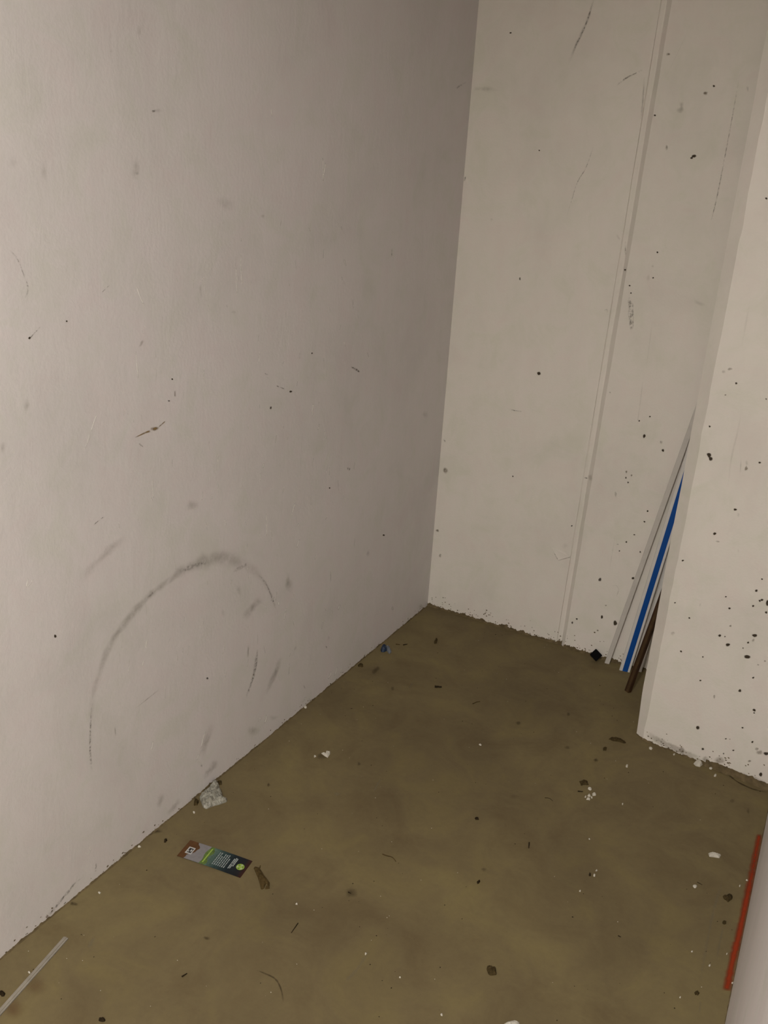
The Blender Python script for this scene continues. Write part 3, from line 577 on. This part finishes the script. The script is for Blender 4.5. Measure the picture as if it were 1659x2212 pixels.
for nm, x, y, rx, ry, h, mt, lb, ct in [
    ('dirt_clod', 1262, 1691, 10, 8, .004, M_dirt, 'flat brown dirt clod next to the cluster of white crumbs', 'clod'),
    ('dirt_clod', 1061, 2097, 10, 12, .006, M_dirt, 'crumbly brown dirt clod alone on the open floor', 'clod'),
    ('dirt_clod', 1574, 1940, 10, 9, .006, M_dirt, 'three-cornered dark dirt clod near the red paint line', 'clod'),
    ('dirt_or_shade_crumb', 1307, 1618, 4, 4, .004, M_dirt, 'small brown crumb next to the curved bark scrap', 'crumb'),
    ('dirt_or_shade_crumb', 942, 1385, 4, 6, .004, M_dirt, 'small brown crumb on the floor close to the far corner', 'crumb'),
    ('dirt_or_shade_crumb', 779, 1438, 6, 4, .005, M_dirt, 'brown crumb lying at the foot of the left wall past the blue wrapper', 'crumb'),
    ('dirt_or_shade_crumb', 475, 1692, 6, 3, .006, M_dirt, 'dark brown crumb at the wall above the crumpled bag', 'crumb'),
    ('dirt_or_shade_crumb', 424, 1734, 6, 6, .008, M_dirt, 'dark brown lump standing in for the shadow between the crumpled bag and the wall', 'crumb'),  # dark lump put in for the bag's shadow beside the wall
    ('dirt_or_shade_crumb', 1565, 1994, 4, 4, .004, M_dirt, 'small dark crumb near the three-cornered clod', 'crumb'),
    ('dirt_or_shade_crumb', 1505, 2146, 5, 4, .004, M_dirt, 'small dark crumb beside the pale floor streak', 'crumb'),
    ('dirt_or_shade_crumb', 220, 2204, 6, 4, .004, M_dark, 'black crumb near the end of the grey floor strip', 'crumb'),
    ('dirt_or_shade_crumb', 5, 2147, 8, 5, .005, M_dark, 'black crumb between the left wall and the grey floor strip', 'crumb'),
    ('dirt_or_shade_crumb', 357, 1816, 3, 4, .004, M_dark, 'dark crumb between the left wall and the printed card', 'crumb'),
    ('black_bit', 1030, 1769, 4, 2.6, .004, M_dark, 'small oval black bit in the middle of the open floor', 'bit'),
    ('black_bit', 1033, 1907, 3.4, 3, .005, M_dark, 'small round black bit on the open floor', 'bit'),
    ('black_bit', 1274, 1890, 2.6, 3.4, .003, M_dark, 'tiny black bit touching two white crumbs', 'bit'),
    ('plaster_crumb', 680, 1634, 2, 2, .003, M_plas, 'tiny white crumb at the edge of the round dark stain', 'crumb')]:
    thing(nm, clod(x, y, rx, ry, h, x*.013), mt, lb, ct)
for pts, r, mt, lb, nm in [
    ([(939,1485),(954,1486)], .0036, M_dark, 'short thick black stick on the floor before the far corner', 'stick'),
    ([(1021,1521),(1030,1517),(1037,1516)], .0014, M_leaf, 'thin pale-brown twig near the short black stick', 'twig'),
    ([(871,1394),(880,1392)], .0018, M_dark, 'tiny dark twig beside the blue and silver wrapper', 'twig'),
    ([(1248,1710),(1259,1711)], .0016, M_dark, 'tiny straight dark twig beside the cluster of white crumbs', 'twig'),
    ([(1177,1724),(1187,1725),(1194,1731)], .0008, M_dark, 'fine curved dark hair on the floor near the cluster of white crumbs', 'hair'),
    ([(1143,1821),(1142.6,1826),(1142,1833)], .0016, M_dark, 'tiny dark twig on the floor between the two black bits and the crumbs', 'twig'),
    ([(643.6,1995),(629,2016)], .0011, M_dark, 'straight thin dark twig near the torn cardboard', 'twig'),
    ([(826,1846),(838,1850),(848,1853),(855,1862)], .0013, M_leaf, 'bent brown thread lying in the middle of the floor', 'thread'),
    ([(752,1928),(758,1931)], .0014, M_dark, 'tiny twig lying inside an oval dark stain', 'twig'),
    ([(393,2111),(404,2104)], .0017, M_dark, 'small dark twig on the open floor near the printed card', 'twig'),
    ([(1506,1906),(1517,1912)], .0008, M_dark, 'fine dark hair next to a white crumb near the red paint line', 'hair'),
    ([(1335,2022),(1341,2025)], .0012, M_dark, 'tiny dark twig on the floor towards the red paint line', 'twig'),
    ([(855,1392),(864,1393)], .0014, M_leaf, 'tiny brown twig between the blue wrapper and the dark twig', 'twig')]:
    thing(nm, twig(pts, r, 6), mt, lb, nm)
for x, y, r in [(1274,1704,4.4),(1284,1716,4.6),(1271,1726,4.2),(1273,1719,3),(1278,1723,2.4),(1265,1722,2)]:
    thing('plaster_crumb', clod(x, y, r, r*.8, .003, x*.3+y), M_plas, 'white plaster crumb in the cluster beside the flat brown clod', 'crumb', 'cluster of white crumbs')
OPEN = 'scattered small white plaster crumb lying alone on the open floor'
for x, y, r, lb in [(1354,1655,3,'white crumb between the curved bark scrap and the pier front'),(1345,1737,2,OPEN),(1273,1813,1.7,OPEN),(1284,1891,2.8,'white crumb touching the tiny black bit'),(1288,1881,2.1,'smaller white crumb just past the one touching the black bit'),
    (1253,1925,2,OPEN),(1406,1617,3.6,'white crumb at the foot of the pier by its slanting corner'),(1501,1915,4,'white crumb with a fine dark hair beside it'),(1495,2056,1.9,OPEN),(1533,2086,2.2,'white crumb lying between the two pale floor streaks'),(1469,2155,1.7,OPEN),
    (1582,2124,1.9,'white crumb between the red paint line and the wall'),(1613,1902,2,'white crumb lying on the red paint line'),(1598,1914,2.2,'white crumb beside the red paint line near the three-cornered clod'),(1570,2061,1.7,'tiny white crumb close beside the middle of the red paint line'),
    (641,1953,2.4,'white crumb on the floor past the torn cardboard and the straight twig'),(790,2061,2.4,OPEN),(954,2192,2.6,'white crumb near the larger pale plaster shard'),(864,2112,1.8,OPEN),(215,1929,2.4,'white crumb by the left wall above the grey floor strip'),(63,2101,3,'white crumb touching the grey floor strip'),
    (1038,1609,2.4,OPEN),(301,1829,2.8,'white crumb stuck to the foot of the left wall below the card'),(419,1755,2.4,'white crumb at the foot of the left wall by the crumpled bag'),(660,1528,3.6,'white crumb at the foot of the left wall past the plaster flake'),(1456,1630,2.2,'tiny white crumb in the dirt at the foot of the pier'),(1545,1675,3,'white crumb in front of the crack under the pier'),(1536,1660,3.8,'white crumb beside the larger lump at the pier')]:
    thing('plaster_crumb', clod(x, y, r, r*.85, .0022, x*.3+y), M_plas, lb, 'crumb', 'scattered white crumbs')
# grit nobody could count
def grit(name, n, mat, lab, rr, seed, box):
    random.seed(seed); vs = []; fs = []
    for i in range(n):
        x = random.uniform(.02, 1.29); y = random.uniform(-2.0, -.03)
        if y > -.48 and x > .9: continue
        r_ = random.uniform(*rr); b = len(vs); ph = random.uniform(0, 3)
        for k in range(4): a = k*math.pi/2+ph; vs.append((x+r_*random.uniform(.5, 1.2)*math.cos(a), y+r_*random.uniform(.5, 1.2)*math.sin(a), 0))
        vs.append((x, y, r_*.8)); fs += [(b+k, b+(k+1) % 4, b+4) for k in range(4)]+[(b+3, b+2, b+1, b)]
    return link(name, mesh(name, vs, fs), mat, None, lab, 'grit', None, 'stuff')
grit('pale_grit', 110, M_plas, 'fine pale plaster grit strewn over the floor', (.0005, .0014), 5, None)
grit('dark_grit', 200, M_dark, 'fine dark dirt grit strewn over the floor', (.0007, .0022), 6, None)
